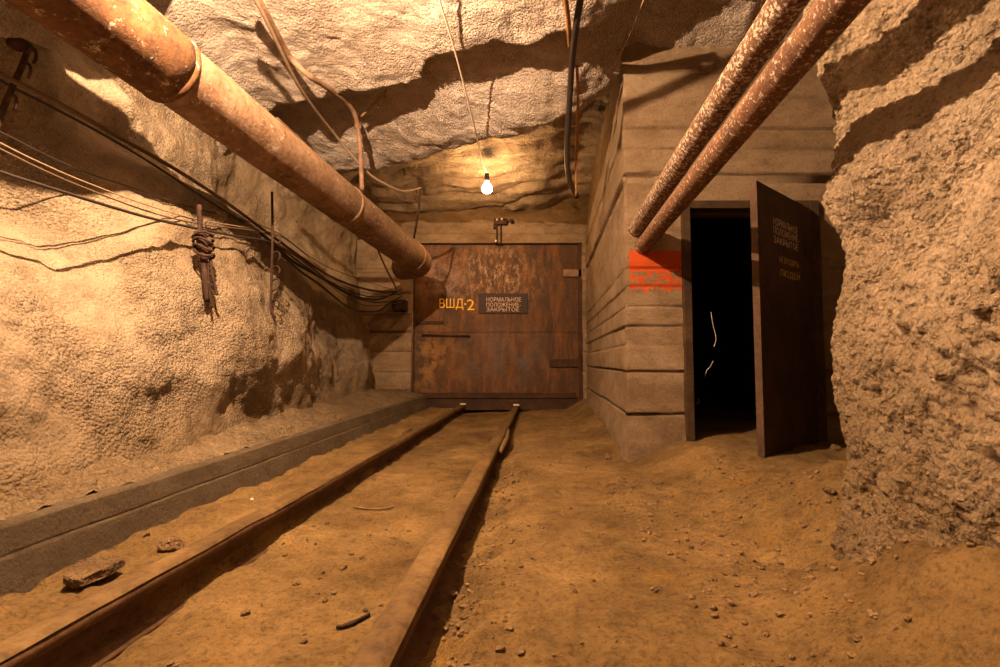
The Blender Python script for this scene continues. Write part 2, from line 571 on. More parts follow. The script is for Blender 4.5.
def lw(y, z):
    x0 = -1.72 - 0.035 * y
    d = lin(PROF, z)
    d *= 1.0 - 0.55 * sm(5.0, 8.0, y)
    p = Vector((y * 0.9, z * 1.0, 0.0))
    d += 0.11 * fbm(p, 3) * (0.3 + 0.7 * sm(0.2, 0.7, z))
    q = Vector((y * 3.2, z * 3.2, 5.0))
    d += 0.042 * fbm(q, 6)
    d -= 0.02 * abs(fbm(Vector((y * 7, z * 9 + y * 2, 2.0)), 3))
    d -= 0.34 * (1 - 0.5 * sm(4.4, 6.5, y)) * math.exp(-((y - 4.0) / (1.0 if y < 4.0 else 2.2)) ** 2) * sm(2.30, 2.0, z) * sm(0.3, 1.1, z)
    d += 0.30 * sm(3.3, 2.5, y) * sm(1.1, 1.6, z) * sm(2.35, 2.0, z)
    d -= 0.16 * sm(3.0, 2.3, y) * sm(2.2, 2.5, z)
    # hollows and swells the photograph shows
    d -= 0.03 * math.exp(-((y - 4.9) / 0.5) ** 2 - ((z - 1.2) / 0.45) ** 2)
    d += 0.06 * math.exp(-((y - 6.2) / 0.4) ** 2 - ((z - 1.4) / 0.6) ** 2)
    d -= 0.14 * math.exp(-((y - 7.3) / 0.45) ** 2 - ((z - 0.8) / 0.6) ** 2)
    # overhanging shoulder beneath the duct
    d -= 0.16 * math.exp(-((y - 3.4) / 0.6) ** 2 - ((z - 2.55) / 0.18) ** 2)
    return Vector((x0 - d, y, z))


zs = frange(-0.2, 3.8, 0.026)
yl = frange(-1.6, 1.4, 0.07)[:-1] + frange(1.4, 6.0, 0.028)[:-1] + frange(6.0, 8.6, 0.05)
struct('wall_left', grid(lw, yl, zs), M['rock_left'], label='rough sprayed rock wall, brightly lit beside the track')


def WL(px, py, off):
    """the point on the sight line of a pixel that stays off metres clear of the left wall"""
    Y = 1.2
    while Y < 7.9:
        q = P(px, py, Y)
        if q.x < lw(q.y, q.z).x + off:
            break
        Y += 0.02
    return P(px, py, Y)


# ------------------------------------------------------------------ ceiling
E1 = [(-3.4, 4.9), (-2.29, 4.79), (-1.53, 4.52), (-1.01, 4.44), (-0.70, 4.34), (-0.60, 4.06), (0, 3.81), (0.44, 3.68), (1.0, 3.48), (2, 3.3), (3.5, 3.2)]
E2 = [(-3.4, 6.6), (-1.55, 5.98), (-0.78, 5.6), (-0.26, 5.2), (0.57, 4.75), (0.91, 4.57), (3.5, 4.4)]


def ceil_z(x, y):
    e1 = lin(E1, x) + 0.10 * fbm(Vector((x * 3, 1.1, 0)), 3)
    e2 = lin(E2, x) + 0.13 * fbm(Vector((x * 2.5, 7.1, 0)), 3)
    z = 3.29 + 0.06 * fbm(Vector((x * 0.8, y * 0.9, 2)), 3)
    z += 0.26 * min(2.0, max(0.0, e1 - y))
    st = sm(e1 - 0.01, e1 + 0.13, y)
    z += st * (0.17 + 0.04 * fbm(Vector((x, y, 3)), 2))
    z -= 0.34 * sm(e1 + 0.15, e2 - 0.05, y)
    st2 = sm(e2 - 0.01, e2 + 0.18, y)
    z += st2 * 0.70
    # bedded face coming down in layers to the lintel
    t = sm(6.0, 8.3, y) * 0.5 + 0.5 * max(0.0, min(1.0, (y - 6.0) / 2.3))
    k = t * 6 + 0.45 * x + 0.6 * fbm(Vector((x * 0.9, y * 0.5, 5)), 3)
    fk = k - math.floor(k)
    lay = (k - fk + sm(0.78, 1.0, fk)) / 6 - 0.06 * x
    z += st2 * 0.07 * max(0.0, 1 - abs(fk - 0.74) / 0.12) * (0.4 + 0.8 * abs(mn.noise(Vector((x * 2.5, y, 33)))))
    z -= st2 * (0.52 * max(0.0, lay) + 0.05 * abs(fbm(Vector((x * 1.5, y * 5, 9)), 3)))
    # sharp bedding flakes on the near roof
    w = y * 3.0 + x * 0.8 + 1.2 * fbm(Vector((x * 1.3, y * 1.3, 8)), 3)
    saw = w - math.floor(w)
    z += (1 - st2) * 0.016 * (sm(0, 0.85, saw) - sm(0.9, 1.0, saw))
    z += 0.022 * fbm(Vector((x * 4, y * 4, 4)), 5)
    z -= 0.014 * abs(fbm(Vector((x * 11, y * 11, 6)), 3))
    # drop where the roof meets the left wall
    z -= 0.55 * sm(-2.1, -3.0, x)
    # unseen roof drops over duct and spur, added to shade the upper walls
    z -= 1.12 * sm(-1.75, -2.15, x) * sm(3.3, 2.6, y)
    z -= 1.05 * sm(0.35, 0.75, x) * sm(2.35, 2.05, y)
    # over the block the roof is higher
    z += 0.22 * sm(0.6, 1.2, x)
    return z


xs = frange(-3.1, 3.7, 0.03)
yc = frange(-1.6, 2.0, 0.06)[:-1] + frange(2.0, 7.2, 0.024)[:-1] + frange(7.2, 8.7, 0.035)
struct('ceiling', grid(lambda u, v: Vector((u, v, ceil_z(u, v))), xs, yc), M['rock_ceiling'], label='low ceiling of layered blasted rock with ledges')

# ------------------------------------------------------------------ near right rock wall
PLAN = [(-1.6, 0.95), (0.0, 1.02), (0.8, 1.08), (1.2, 1.15), (1.6, 1.23), (1.9, 1.30), (2.02, 1.36)]
# silhouette of its end: pixel x against pixel y, at Y = 2.02
SIL = [(0, 800), (45, 812), (60, 815), (85, 822), (110, 832), (125, 837), (140, 836), (174, 833), (190, 828), (205, 824), (225, 834),
       (240, 843), (262, 847), (285, 844), (310, 838), (330, 833), (365, 834), (400, 837), (425, 842), (445, 847), (520, 850)]
SILZ = sorted((P(x, y, 2.02).z, P(x, y, 2.02).x) for y, x in SIL)


def rw(u, z):
    """u runs along the face (by Y) to 2.02, then on round the corner"""
    xe = lin(SILZ, z)
    if u <= 2.02:
        y = u
        x = lin(PLAN, y) + (xe - 1.36) * sm(1.2, 2.02, y)
        edge = sm(2.02, 1.80, y)
    else:
        t = (u - 2.02)
        y = 2.02 + t * 0.80
        x = xe + 0.05 * sm(0, 0.06, t) + t * 0.95
        edge = sm(0.0, 0.25, t)
    toe = sm(0.75, 0.0, z)
    x -= 0.10 * toe * toe * edge
    a = 0.06 * fbm(Vector((y * 1.6, z * 1.3, 11)), 3)
    b = 0.030 * fbm(Vector((y * 5, z * 5, 12)), 5)
    c = 0.012 * abs(fbm(Vector((y * 16, z * 16, 13)), 3))
    c += 0.016 * mn.noise(Vector((y * 26, z * 26, 14))) + 0.010 * mn.noise(Vector((y * 55, z * 55, 15)))
    # a set-back at the top and broad ribs
    top = -0.24 * sm(1.0, 2.0, z) * sm(2.02, 1.55, y)
    rib = 0.045 * math.sin(z * 4.2 + y * 2.0) * edge
    x += (a + rib) * edge + b * (0.35 + 0.65 * edge) - c - top
    return Vector((x, y, z))


us = frange(-1.6, 0.7, 0.06)[:-1] + frange(0.7, 2.02, 0.009)[:-1] + frange(2.02, 2.3, 0.02)[:-1] + frange(2.3, 4.9, 0.06)
zs = frange(-0.3, 2.6, 0.010)[:-1] + frange(2.6, 3.8, 0.03)
struct('wall_right', grid(rw, us, zs), M['rock_right'], label='near spur of rough sprayed rock at the right')

# rear closure of the drift behind the camera
bm = grid(lambda u, v: Vector((u, -1.5 + 0.12 * fbm(Vector((u, v, 20)), 4), v)), frange(-3.2, 1.6, 0.12), frange(-0.3, 3.8, 0.12))
struct('wall_rear', bm, M['rock_left'])

# ------------------------------------------------------------------ concrete block with the side doorway
BY = 4.07
BX = P(627, 400, BY).x
OX0, OX1 = P(691, 400, BY).x, 2.56
OZ1 = P(700, 207, BY).z
GRO = [(0.36, 0.030), (0.71, 0.022), (0.92, 0.008), (1.08, 0.010), (1.235, 0.012), (1.40, 0.006), (1.555, 0.012), (1.86, 0.006), (2.345, 0.014), (2.56, 0.010), (2.73, 0.008), (3.0, 0.008), (3.22, 0.010)]


def groove(s, z):
    d = 0.0
    for gz, dep in GRO:
        g = gz + 0.010 * fbm(Vector((s * 1.5, gz * 9, 0)), 3)
        w = 0.014 + 0.009 * mn.noise(Vector((s * 4, gz * 7, 0)))
        d += dep * 2.2 * max(0.0, 1 - abs(z - g) / w) * (0.55 + 0.9 * max(0, mn.noise(Vector((s * 3, gz * 5, 3))) + 0.35))
    k = int(sum(1 for gz, _ in GRO if z > gz))
    d += 0.008 * math.sin(k * 2.7) + 0.006 * fbm(Vector((s * 2.5, z * 2.5, 1)), 4)
    d += 0.045 * sm(2.345, 2.335, z) * sm(2.255, 2.29, z)
    d += 0.05 * sm(3.15, 3.6, z) * (0.4 + abs(fbm(Vector((s * 5, z * 5, 2)), 4)))
    d -= 0.05 * sm(0.33, 0.1, z) * (0.7 + 0.5 * mn.noise(Vector((s * 3, 0, 0))))
    return d


def bf(x, z):
    s = x - BX
    dx = 0.0
    if s < 0.001:
        dx = 0.014 * fbm(Vector((0, z * 4, 7)), 4) + 0.02 * sm(3.2, 3.6, z)
    return Vector((x + dx, BY + groove(s, z), z))


zz = frange(-0.2, 3.75, 0.012)
bm = grid(bf, frange(BX, 3.4, 0.03), zz, skip=lambda u, v: OX0 < u < OX1 and v < OZ1)


def bs(y, z):
    s = y - BY
    top = 0.04 * sm(2.4, 3.4, z)
    edge = sm(0.0, 0.08, s)
    x = BX + 0.093 * s + groove(-s * 0.6, z) * edge + top * edge
    if s < 0.001:
        x += 0.014 * fbm(Vector((0, z * 4, 7)), 4) + 0.02 * sm(3.2, 3.6, z)
        return Vector((x, BY + groove(0.0, z), z))
    # slanting pour seams and lumps
    x += edge * 0.02 * abs(fbm(Vector((y * 2 + z * 0.7, z * 2 - y * 0.5, 15)), 3))
    return Vector((x, y, z))


b2 = grid(bs, frange(BY, 8.5, 0.035), zz)
me2 = bpy.data.meshes.new('tmp')
b2.to_mesh(me2)
b2.free()
bm.from_mesh(me2)
bpy.data.meshes.remove(me2)
bmesh.ops.remove_doubles(bm, verts=[v for v in bm.verts if abs(v.co.x - BX) < 0.06 and v.co.y < BY + 0.1], dist=0.003)
# reveals of the doorway
T = 0.32
add_box(bm, (OX0 - 0.25, BY + 0.03, -0.2), (OX0, BY + T, OZ1 + 0.02))
add_box(bm, (OX1, BY + 0.03, -0.2), (OX1 + 0.3, BY + T, OZ1 + 0.02))
add_box(bm, (OX0 - 0.25, BY + 0.03, OZ1), (OX1 + 0.3, BY + T, OZ1 + 0.3))
blk = struct('wall_side', bm, M['concrete_painted'], label='board-marked concrete wall with an orange painted patch')

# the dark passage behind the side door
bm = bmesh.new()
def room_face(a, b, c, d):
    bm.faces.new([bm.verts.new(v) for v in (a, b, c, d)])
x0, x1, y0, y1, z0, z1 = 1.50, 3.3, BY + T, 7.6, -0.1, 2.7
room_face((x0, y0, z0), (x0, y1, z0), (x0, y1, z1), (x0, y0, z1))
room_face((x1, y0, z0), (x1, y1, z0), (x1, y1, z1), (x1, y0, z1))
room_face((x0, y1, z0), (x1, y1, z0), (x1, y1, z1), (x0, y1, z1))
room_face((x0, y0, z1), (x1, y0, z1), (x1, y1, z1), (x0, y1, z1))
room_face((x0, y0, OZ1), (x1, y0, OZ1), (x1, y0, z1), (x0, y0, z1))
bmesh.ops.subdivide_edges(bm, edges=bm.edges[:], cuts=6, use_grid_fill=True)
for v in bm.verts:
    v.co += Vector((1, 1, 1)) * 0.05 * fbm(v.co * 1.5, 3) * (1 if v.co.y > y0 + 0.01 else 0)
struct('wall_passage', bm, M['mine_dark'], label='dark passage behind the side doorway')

# ------------------------------------------------------------------ back wall round the steel door
GY = 8.3
GX0, GX1 = P(414, 330, GY).x, P(581, 330, GY).x
GZ0, GZ1 = P(500, 410, GY).z, P(500, 244, GY).z


def bw(x, z):
    d = 0.0
    for gz in (2.92, 3.12):
        g = gz + 0.012 * fbm(Vector((x, gz, 0)), 2)
        d += 0.02 * max(0, 1 - abs(z - g) / 0.014)
    d += 0.012 * fbm(Vector((x * 2, z * 3, 30)), 4)
    d += 0.10 * sm(3.18, 3.3, z) * abs(fbm(Vector((x * 2.2, z * 4, 31)), 4))
    return Vector((x, 8.22 + d, z))


bm = grid(bw, frange(-2.3, 1.6, 0.03), frange(GZ1, 3.9, 0.013))
add_box(bm, (-2.3, 8.27, GZ1 - 0.0), (1.6, 8.6, GZ1 + 0.04))
struct('wall_back', bm, M['concrete'], label='concrete lintel above the big steel door')

# coursed concrete pier left of the steel door, a slimmer one to its right
def pier(name, xa, xb, yf, zt, seed):
    def f(x, z):
        d = 0.0
        for k, gz in enumerate((0.33, 0.62, 0.95, 1.27, 1.55, 1.9, 2.3)):
            g = gz + 0.01 * mn.noise(Vector((x * 2, gz * 3, seed)))
            d += 0.03 * max(0, 1 - abs(z - g) / 0.022)
        d += 0.018 * math.sin(int(z * 3.1) * 4 + seed) + 0.02 * fbm(Vector((x * 3, z * 3, seed)), 4)
        return Vector((x, yf + d, z))
    b = grid(f, frange(xa, xb, 0.03), frange(-0.2, zt, 0.015))
    add_box(b, (xa + 0.02, yf + 0.04, -0.2), (xb, yf + 0.4, zt))
    return struct(name, b, M['concrete'])


pier('trim_1', -2.35, GX0 - 0.01, 8.12, GZ1 + 0.03, 1.0)
pier('trim_2', GX1 + 0.01, 1.55, 8.2, GZ1 + 0.03, 5.0)

# ------------------------------------------------------------------ kerb beside the left wall (two tiers)
k0, k1 = PZ(150, 526, 0.05), PZ(405, 417, 0.05)
def kx(y): return k0.x + (k1.x - k0.x) * (y - k0.y) / (k1.y - k0.y)
KP = [(0.30, -0.1), (0.0, -0.12), (0.0, 0.14), (-0.015, 0.148), (-0.018, 0.155), (-0.02, 0.245), (-0.03, 0.258), (-0.35, 0.265), (-0.8, 0.27)]
KP = [(0.03 - 0.25 * z, z) for z in frange(-0.10, 0.138, 0.03)] + [(-0.010, 0.144), (-0.014, 0.149)] + [(0.026 - 0.25 * z, z) for z in frange(0.155, 0.235, 0.02)] + [(-0.046, 0.243), (-0.06, 0.246), (-0.08, 0.247), (-0.11, 0.246), (-0.18, 0.238), (-0.3, 0.21)]
bm = grid(lambda y, j: Vector((kx(y) + KP[j][0] + 0.005 * fbm(Vector((y * 2, j * 0.1, 40)), 4) - 0.0,
                               y, KP[j][1] + (0.004 * fbm(Vector((y * 3, j * 0.1, 41)), 4) + 0))),
          frange(-1.5, 8.25, 0.04), list(range(len(KP))))
struct('trim_3', bm, M['concrete_kerb'], smooth=False, label='low two-tier concrete kerb along the foot of the left wall')


bm = grid(lambda y, w: Vector((kx(y) - 0.075 - w, y, 0.244 + 0.09 * sm(0.0, 0.5, w) + (0.02 + 0.055 * max(-0.25, fbm(Vector((y * 2.2, w * 3, 44)), 4))) * sm(0.0, 0.10, w)
                               + 0.022 * max(-0.2, fbm(Vector((y * 11, w * 11, 45)), 3)))), frange(-1.5, 8.25, 0.03), frange(0.0, 1.0, 0.03))
struct('trim_4', bm, M['bank'], label='bank of crumbled rock and dirt between the kerb and the left wall')


# ------------------------------------------------------------------ parenting and small builders
def wt(o):
    """world translation of an object (nothing here is rotated by its object matrix)"""
    t = Vector(o.location)
    if o.parent is not None:
        t = t + o.matrix_parent_inverse.translation + wt(o.parent)
    return t


def part(name, bm, mat, parent, smooth=True, label=None):
    o = obj(name, bm, mat, None, smooth, True)
    o.parent = parent
    o.matrix_parent_inverse = Matrix.Translation(-wt(parent))
    if label:
        o['label'] = label
    return o


def tube_bm(pts, rad, seg=10, n=8, wob=0.0, seed=0.0, smooth_path=True):
    bm = bmesh.new()
    add_tube(bm, catmull(pts, n) if smooth_path else pts, rad, seg, True, wob, seed)
    return bm


def px_path(pp):
    return [P(*q) for q in pp]


def lettering(name, s, width, height, mat, M4, parent, label=None, shear=0.0):
    c = bpy.data.curves.new('txt', 'FONT')
    c.body = s
    c.size = 1.0
    c.extrude = 0.0
    c.shear = shear
    tmp = bpy.data.objects.new('txt', c)
    COL.objects.link(tmp)
    dg = bpy.context.evaluated_depsgraph_get()
    dg.update()
    me = bpy.data.meshes.new_from_object(tmp.evaluated_get(dg))
    bpy.data.objects.remove(tmp)
    bpy.data.curves.remove(c)
    xs = [v.co.x for v in me.vertices]
    ys = [v.co.y for v in me.vertices]
    w, h = max(xs) - min(xs), max(ys) - min(ys)
    for v in me.vertices:
        v.co = Vector(((v.co.x - min(xs)) / w * width, (v.co.y - min(ys)) / h * height, 0))
    me.transform(M4)
    me.materials.clear()
    o = link_mesh(name, me, mat, None, False, True)
    o.parent = parent
    o.matrix_parent_inverse = Matrix.Translation(-wt(parent))
    if label:
        o['label'] = label
    return o


# ------------------------------------------------------------------ door_1: the big steel door
def gate_pt(px, py, dy=0.0):
    return P(px, py, GY + dy)


bm = grid(lambda x, z: Vector((x, GY + 0.006 * fbm(Vector((x * 1.5, z * 1.5, 50)), 3) + 0.012 * math.exp(-((z - 1.26) / 0.012) ** 2), z)),
          frange(GX0, GX1, 0.05), frange(GZ0, GZ1, 0.02))
add_box(bm, (GX0, GY + 0.02, GZ0), (GX1, GY + 0.07, GZ1))
gate = struct('door_1', bm, M['gate_steel'], label='big rusty steel door closing the drift across the track')
bm = bmesh.new()
za, zb = P(500, 410, GY).z, P(500, 398, GY).z
add_box(bm, (GX0 + 0.02, GY - 0.035, za), (GX1 - 0.06, GY + 0.01, zb), bev=0.006)
part('kick_plate', bm, M['gate_dark'], gate, False)
bm = bmesh.new()
add_box(bm, (GX0 + 0.02, GY - 0.07, zb + 0.002), (GX1 - 0.08, GY + 0.01, zb + 0.05), bev=0.008)
add_box(bm, (GX0 + 0.02, GY - 0.04, zb + 0.05), (GX1 - 0.10, GY + 0.01, zb + 0.09), bev=0.008)
part('lower_rail', bm, M['gate_dark'], gate, False)
bm = bmesh.new()
for lo, hi in (((GX0 - 0.05, GY - 0.05, GZ0), (GX0 + 0.012, GY + 0.02, GZ1 + 0.03)),
               ((GX1 - 0.045, GY - 0.05, GZ0), (GX1 + 0.03, GY + 0.02, GZ1 + 0.03)),
               ((GX0 - 0.05, GY - 0.05, GZ1 - 0.012), (GX1 + 0.03, GY + 0.02, GZ1 + 0.035))):
    add_box(bm, lo, hi, bev=0.004)
part('door_frame', bm, M['gate_dark'], gate, False)
for (xa, ya, xb, yb, mt, lb) in ((563, 270, 582, 277, 'iron_pale', 'pale rusted strap hinge'), (549, 359, 579, 367, 'gate_dark', None)):
    a, b = gate_pt(xa, yb), gate_pt(xb, ya)
    bm = bmesh.new()
    add_box(bm, (a.x, GY - 0.05, a.z), (b.x, GY - 0.01, b.z), bev=0.008)
    add_tube(bm, [Vector((b.x + 0.01, GY - 0.05, a.z - 0.05)), Vector((b.x + 0.01, GY - 0.05, b.z + 0.05))], 0.03, 10)
    for k in (0.25, 0.5, 0.75):
        c = Vector((a.x + (b.x - a.x) * k, GY - 0.05, (a.z + b.z) / 2))
        add_tube(bm, [c, c + Vector((0, -0.015, 0))], 0.016, 8)
    part('hinge', bm, M[mt], gate, False, lb)
bm = bmesh.new()
a, b = gate_pt(422, 335), gate_pt(470, 336)
add_tube(bm, [a + Vector((0, -0.05, 0)), b + Vector((0, -0.05, 0))], 0.016, 8)
for q in (a, b):
    add_tube(bm, [q + Vector((0.03 if q is a else -0.03, 0, 0)), q + Vector((0.03 if q is a else -0.03, -0.06, 0))], 0.02, 8)
part('handle_bar', bm, M['gate_dark'], gate)
bm = bmesh.new()
a, b = gate_pt(417, 324), gate_pt(444, 321)
add_box(bm, (a.x, GY - 0.03, a.z), (b.x, GY, b.z), bev=0.004)
part('hasp', bm, M['gate_dark'], gate, False)
a, b = gate_pt(478.5, 313.5), gate_pt(527.5, 293.5)
bm = bmesh.new()
add_box(bm, (a.x, GY - 0.024, a.z), (b.x, GY - 0.012, b.z), bev=0.003)
sign = part('sign_plate', bm, M['sign_plate'], gate, False, 'dark grey sign plate with three lines of cream lettering')
for s, xa, xb, yt, ybm in (('НОРМАЛЬНОЕ', 486.5, 521, 297.5, 301.8), ('ПОЛОЖЕНИЕ-', 486.5, 520.5, 302.8, 306.9), ('ЗАКРЫТОЕ', 486.5, 519, 307.6, 311.6)):
    a, b = gate_pt(xa, ybm), gate_pt(xb, yt)
    T4 = Matrix.Translation((a.x, GY - 0.027, a.z)) @ Matrix.Rotation(math.pi / 2, 4, 'X')
    lettering('lettering', s, b.x - a.x, b.z - a.z, M['paint_cream'], T4, sign)
for s, xa, xb, yt, ybm in (('ВШД', 439.5, 463.5, 298.7, 310), ('·', 464.3, 466.3, 303.2, 305.2), ('2', 467, 474.5, 299.6, 310.2)):
    a, b = gate_pt(xa, ybm), gate_pt(xb, yt)
    T4 = Matrix.Translation((a.x, GY - 0.019, a.z)) @ Matrix.Rotation(math.pi / 2, 4, 'X')
    lettering('lettering', s, b.x - a.x, b.z - a.z, M['paint_yellow'], T4, gate, 'yellow stencilled characters')

# latch that hangs over the top of the steel door
la = P(497.5, 220, 8.15)
t = thing('door_latch', 'iron latch with shiny bolt heads on the lintel above the big steel door', 'latch', (la.x, la.y, P(498, 243, 8.15).z))
bm = bmesh.new()
a, b = P(494, 224.5, 8.15), P(507, 218.5, 8.15)
add_box(bm, (a.x, 8.13, a.z), (b.x, 8.25, b.z), bev=0.01)
add_box(bm, (a.x - 0.01, 8.15, a.z - 0.06), (a.x + 0.05, 8.22, a.z + 0.02), bev=0.008)
part('bracket', bm, M['iron'], t, False)
bm = bmesh.new()
for px in (496.8, 500.8):
    add_tube(bm, [P(px, 222, 8.17), P(px, 244, 8.17)], 0.011, 8)
add_tube(bm, [P(496, 243, 8.17), P(502, 243, 8.17)], 0.012, 8)
part('drop_bar', bm, M['iron'], t)
for px, py in ((497, 220), (501.8, 219.8), (495.8, 241.6)):
    bm = bmesh.new()
    c = P(px, py, 8.13)
    add_tube(bm, [c + Vector((0, 0.02, 0)), c + Vector((0, -0.03, 0.004)), c + Vector((0, -0.04, 0.005))], [0.024, 0.022, 0.012], 10)
    part('bolt', bm, M['bright_metal'], t, True, 'shiny bolt head')
for px in (506, 511.5):
    bm = bmesh.new()
    c = P(px, 221, 8.15)
    bmesh.ops.create_uvsphere(bm, u_segments=10, v_segments=8, radius=0.034, matrix=Matrix.Translation(c))
    part('knob', bm, M['iron'], t, True, 'dark round insulator knob')

# ------------------------------------------------------------------ door_2: open side door, its frame and lettering
bm = bmesh.new()
fx0 = P(684.5, 400, BY).x
fz1 = P(700, 201.5, BY).z
for lo, hi in (((fx0, BY - 0.035, 0.08), (OX0 + 0.015, BY + 0.10, fz1)),
               ((OX1 - 0.015, BY - 0.035, 0.08), (OX1 + 0.06, BY + 0.10, fz1)),
               ((fx0, BY - 0.033, OZ1 - 0.02), (OX1 + 0.06, BY + 0.10, fz1)),
               ((fx0, BY - 0.02, 0.05), (OX1 + 0.06, BY + 0.10, 0.14))):
    add_box(bm, lo, hi, bev=0.006)
df = struct('door_2', bm, M['door_frame'], smooth=False, label='rusty steel door frame of the side doorway with its leaf standing open')
hinge = Vector((OX1 - 0.02, BY - 0.05, 0))
free = P(763.5, 400, 3.37)
free.z = 0
ux = (hinge - free).normalized()                 # reading direction, free edge -> hinge
nrm = Vector((ux.y, -ux.x, 0))                   # faces the viewer
if nrm.y > 0:
    nrm = -nrm
LW = (hinge - free).length
LZ0, LZ1 = P(763, 459, 3.37).z, P(763, 180.5, 3.37).z
LM = Matrix(((ux.x, nrm.x, 0, free.x), (ux.y, nrm.y, 0, free.y), (0, 0, 1, 0), (0, 0, 0, 1)))   # local (u, outward, z)
bm = bmesh.new()
r_ = grid(lambda u, z: LM @ Vector((u, 0.004 * fbm(Vector((u * 2, z * 2, 60)), 3), z)), frange(0, LW, 0.05), frange(LZ0, LZ1, 0.05))
mm_ = bpy.data.meshes.new('tmp'); r_.to_mesh(mm_); r_.free(); bm.from_mesh(mm_); bpy.data.meshes.remove(mm_)
add_box(bm, (0.0, -0.012, LZ0), (LW, -0.004, LZ1), LM)
leaf = part('door_leaf', bm, M['door_leaf'], df, False, 'dark sheet-steel leaf standing half open, with stencilled lettering')
bm = bmesh.new()
add_box(bm, (-0.006, -0.048, LZ0 + 0.01), (0.004, 0.0, LZ1 - 0.05), LM, bev=0.002)
add_box(bm, (0.0, -0.048, LZ0 + 0.01), (0.05, -0.036, LZ1 - 0.06), LM, bev=0.002)
part('edge_flange', bm, M['door_edge'], leaf, False, 'reddish brown steel flange along the free edge')
bm = bmesh.new()
for z in (LZ0 + 0.05, 0.95, LZ1 - 0.08):
    add_box(bm, (0.02, -0.035, z - 0.02), (LW - 0.03, -0.012, z + 0.02), LM, bev=0.002)
part('stiffener', bm, M['door_frame'], leaf, False)
for z in (0.55, 1.65):
    bm = bmesh.new()
    add_tube(bm, [hinge + Vector((0.0, 0, z - 0.07)), hinge + Vector((0.0, 0, z + 0.07))], 0.022, 10)
    add_box(bm, (LW - 0.16, 0.0, z - 0.03), (LW, 0.012, z + 0.03), LM, bev=0.003)
    part('hinge', bm, M['door_leaf'], leaf, False)


def leaf_u(px):
    k = (px - 500.0) / F
    # intersect the vertical plane through the lens with the leaf's line
    return (free.x - k * free.y) / (k * ux.y - ux.x)


def leaf_z(px, py):
    q = free + ux * leaf_u(px)
    return P(px, py, q.y).z


for s, xa, xb, yt, ybm, mt in (('НОРМАЛЬНОЕ', 775.5, 800, 217, 224.5, 'paint_dull_cream'), ('ПОЛОЖЕНИЕ-', 775.5, 801, 226, 233.5, 'paint_dull_cream'),
                               ('ЗАКРЫТОЕ', 775.5, 800, 235.5, 242.5, 'paint_dull_cream'),
                               ('НЕ ВХОДИТЬ', 780.5, 800, 256, 263.5, 'paint_dull_yellow'), ('ЛЮДЕЙ', 780.5, 800.5, 267, 277, 'paint_dull_yellow')):
    u0, u1 = leaf_u(xa), leaf_u(xb)
    z0, z1 = leaf_z(xa, ybm), leaf_z(xa, yt)
    T4 = LM @ Matrix(((1, 0, 0, u0), (0, 0, 1, 0.012), (0, 1, 0, z0), (0, 0, 0, 1)))
    lettering('lettering', s, u1 - u0, z1 - z0, M[mt], T4, leaf, 'dull yellow lettering' if 'yellow' in mt else 'faded cream lettering')

# ------------------------------------------------------------------ rails
def rail(name, p0, p1, label, seed):
    d = (p1 - p0)
    d.z = 0
    d.normalize()
    ya, yb = -1.2, p1.y
    a = p0 + d * ((ya - p0.y) / d.y)
    side = Vector((d.y, -d.x, 0))
    hw = 0.050
    prof = [(-0.065, -0.165), (-0.065, -0.150), (-0.022, -0.135), (-0.012, -0.115), (-0.012, -0.055), (-hw + 0.006, -0.042), (-hw, -0.034),
            (-hw, -0.012), (-hw + 0.012, -0.001), (0, 0.003), (hw - 0.012, -0.001), (hw, -0.012), (hw, -0.034), (hw - 0.006, -0.042),
            (0.012, -0.055), (0.012, -0.115), (0.022, -0.135), (0.065, -0.150), (0.065, -0.165)]
    L = (yb - ya) / d.y
    us = frange(0, L, 0.06)
    bm = bmesh.new()
    rings = []
    for u in us:
        c = a + d * u
        wv = 0.004 * mn.noise(Vector((u * 1.4, seed, 0)))
        dz = 0.006 * mn.noise(Vector((u * 0.9, seed, 3)))
        rings.append([bm.verts.new(Vector((c.x, c.y, ZR + dz)) + side * (x + wv + 0.0012 * mn.noise(Vector((u * 12, x * 60, seed)))) + Vector((0, 0, z))) for x, z in prof])
    n = len(prof)
    for r0, r1 in zip(rings, rings[1:]):
        for k in range(n):
            bm.faces.new((r0[k], r0[(k + 1) % n], r1[(k + 1) % n], r1[k]))
    bm.faces.new(rings[0])
    bm.faces.new(rings[-1][::-1])
    o = thing('rail', label, 'rail', (a.x, a.y, ZR - 0.165))
    part('rail_bar', bm, M['rail_rust'], o)
    # caked dirt on top of the head
    bm = grid(lambda u, x: Vector(((a + d * u).x, (a + d * u).y, ZR + 0.010 + 0.006 * mn.noise(Vector((u * 0.9, seed, 3))) + 0.004 * mn.noise(Vector((u * 6, x * 30, seed))) - 0.014 * (abs(x) / 0.05) ** 4)) + side * (x + 0.004 * mn.noise(Vector((u * 5, x * 9, seed)))),
              us, frange(-0.047, 0.047, 0.0094))
    part('dirt_crust', bm, M['rail_dirt'], o, True, 'ochre dirt caked on the running surface')
    bm = bmesh.new()
    e = Vector((p1.x, p1.y, ZR))
    add_box(bm, (e.x - 0.045, e.y - 0.06, ZR + 0.008), (e.x + 0.05, e.y + 0.02, ZR + 0.03), bev=0.008)
    part('end_cap', bm, M['white_chip'], o, True, 'small white cap at the far end')
    return o


rail('rail', RL0, RL1, 'rusty track rail on the left, beside the kerb, its side face dark', 1.0)
rail('rail', RR0, RR1, 'rusty track rail on the right, in the middle of the floor', 9.0)
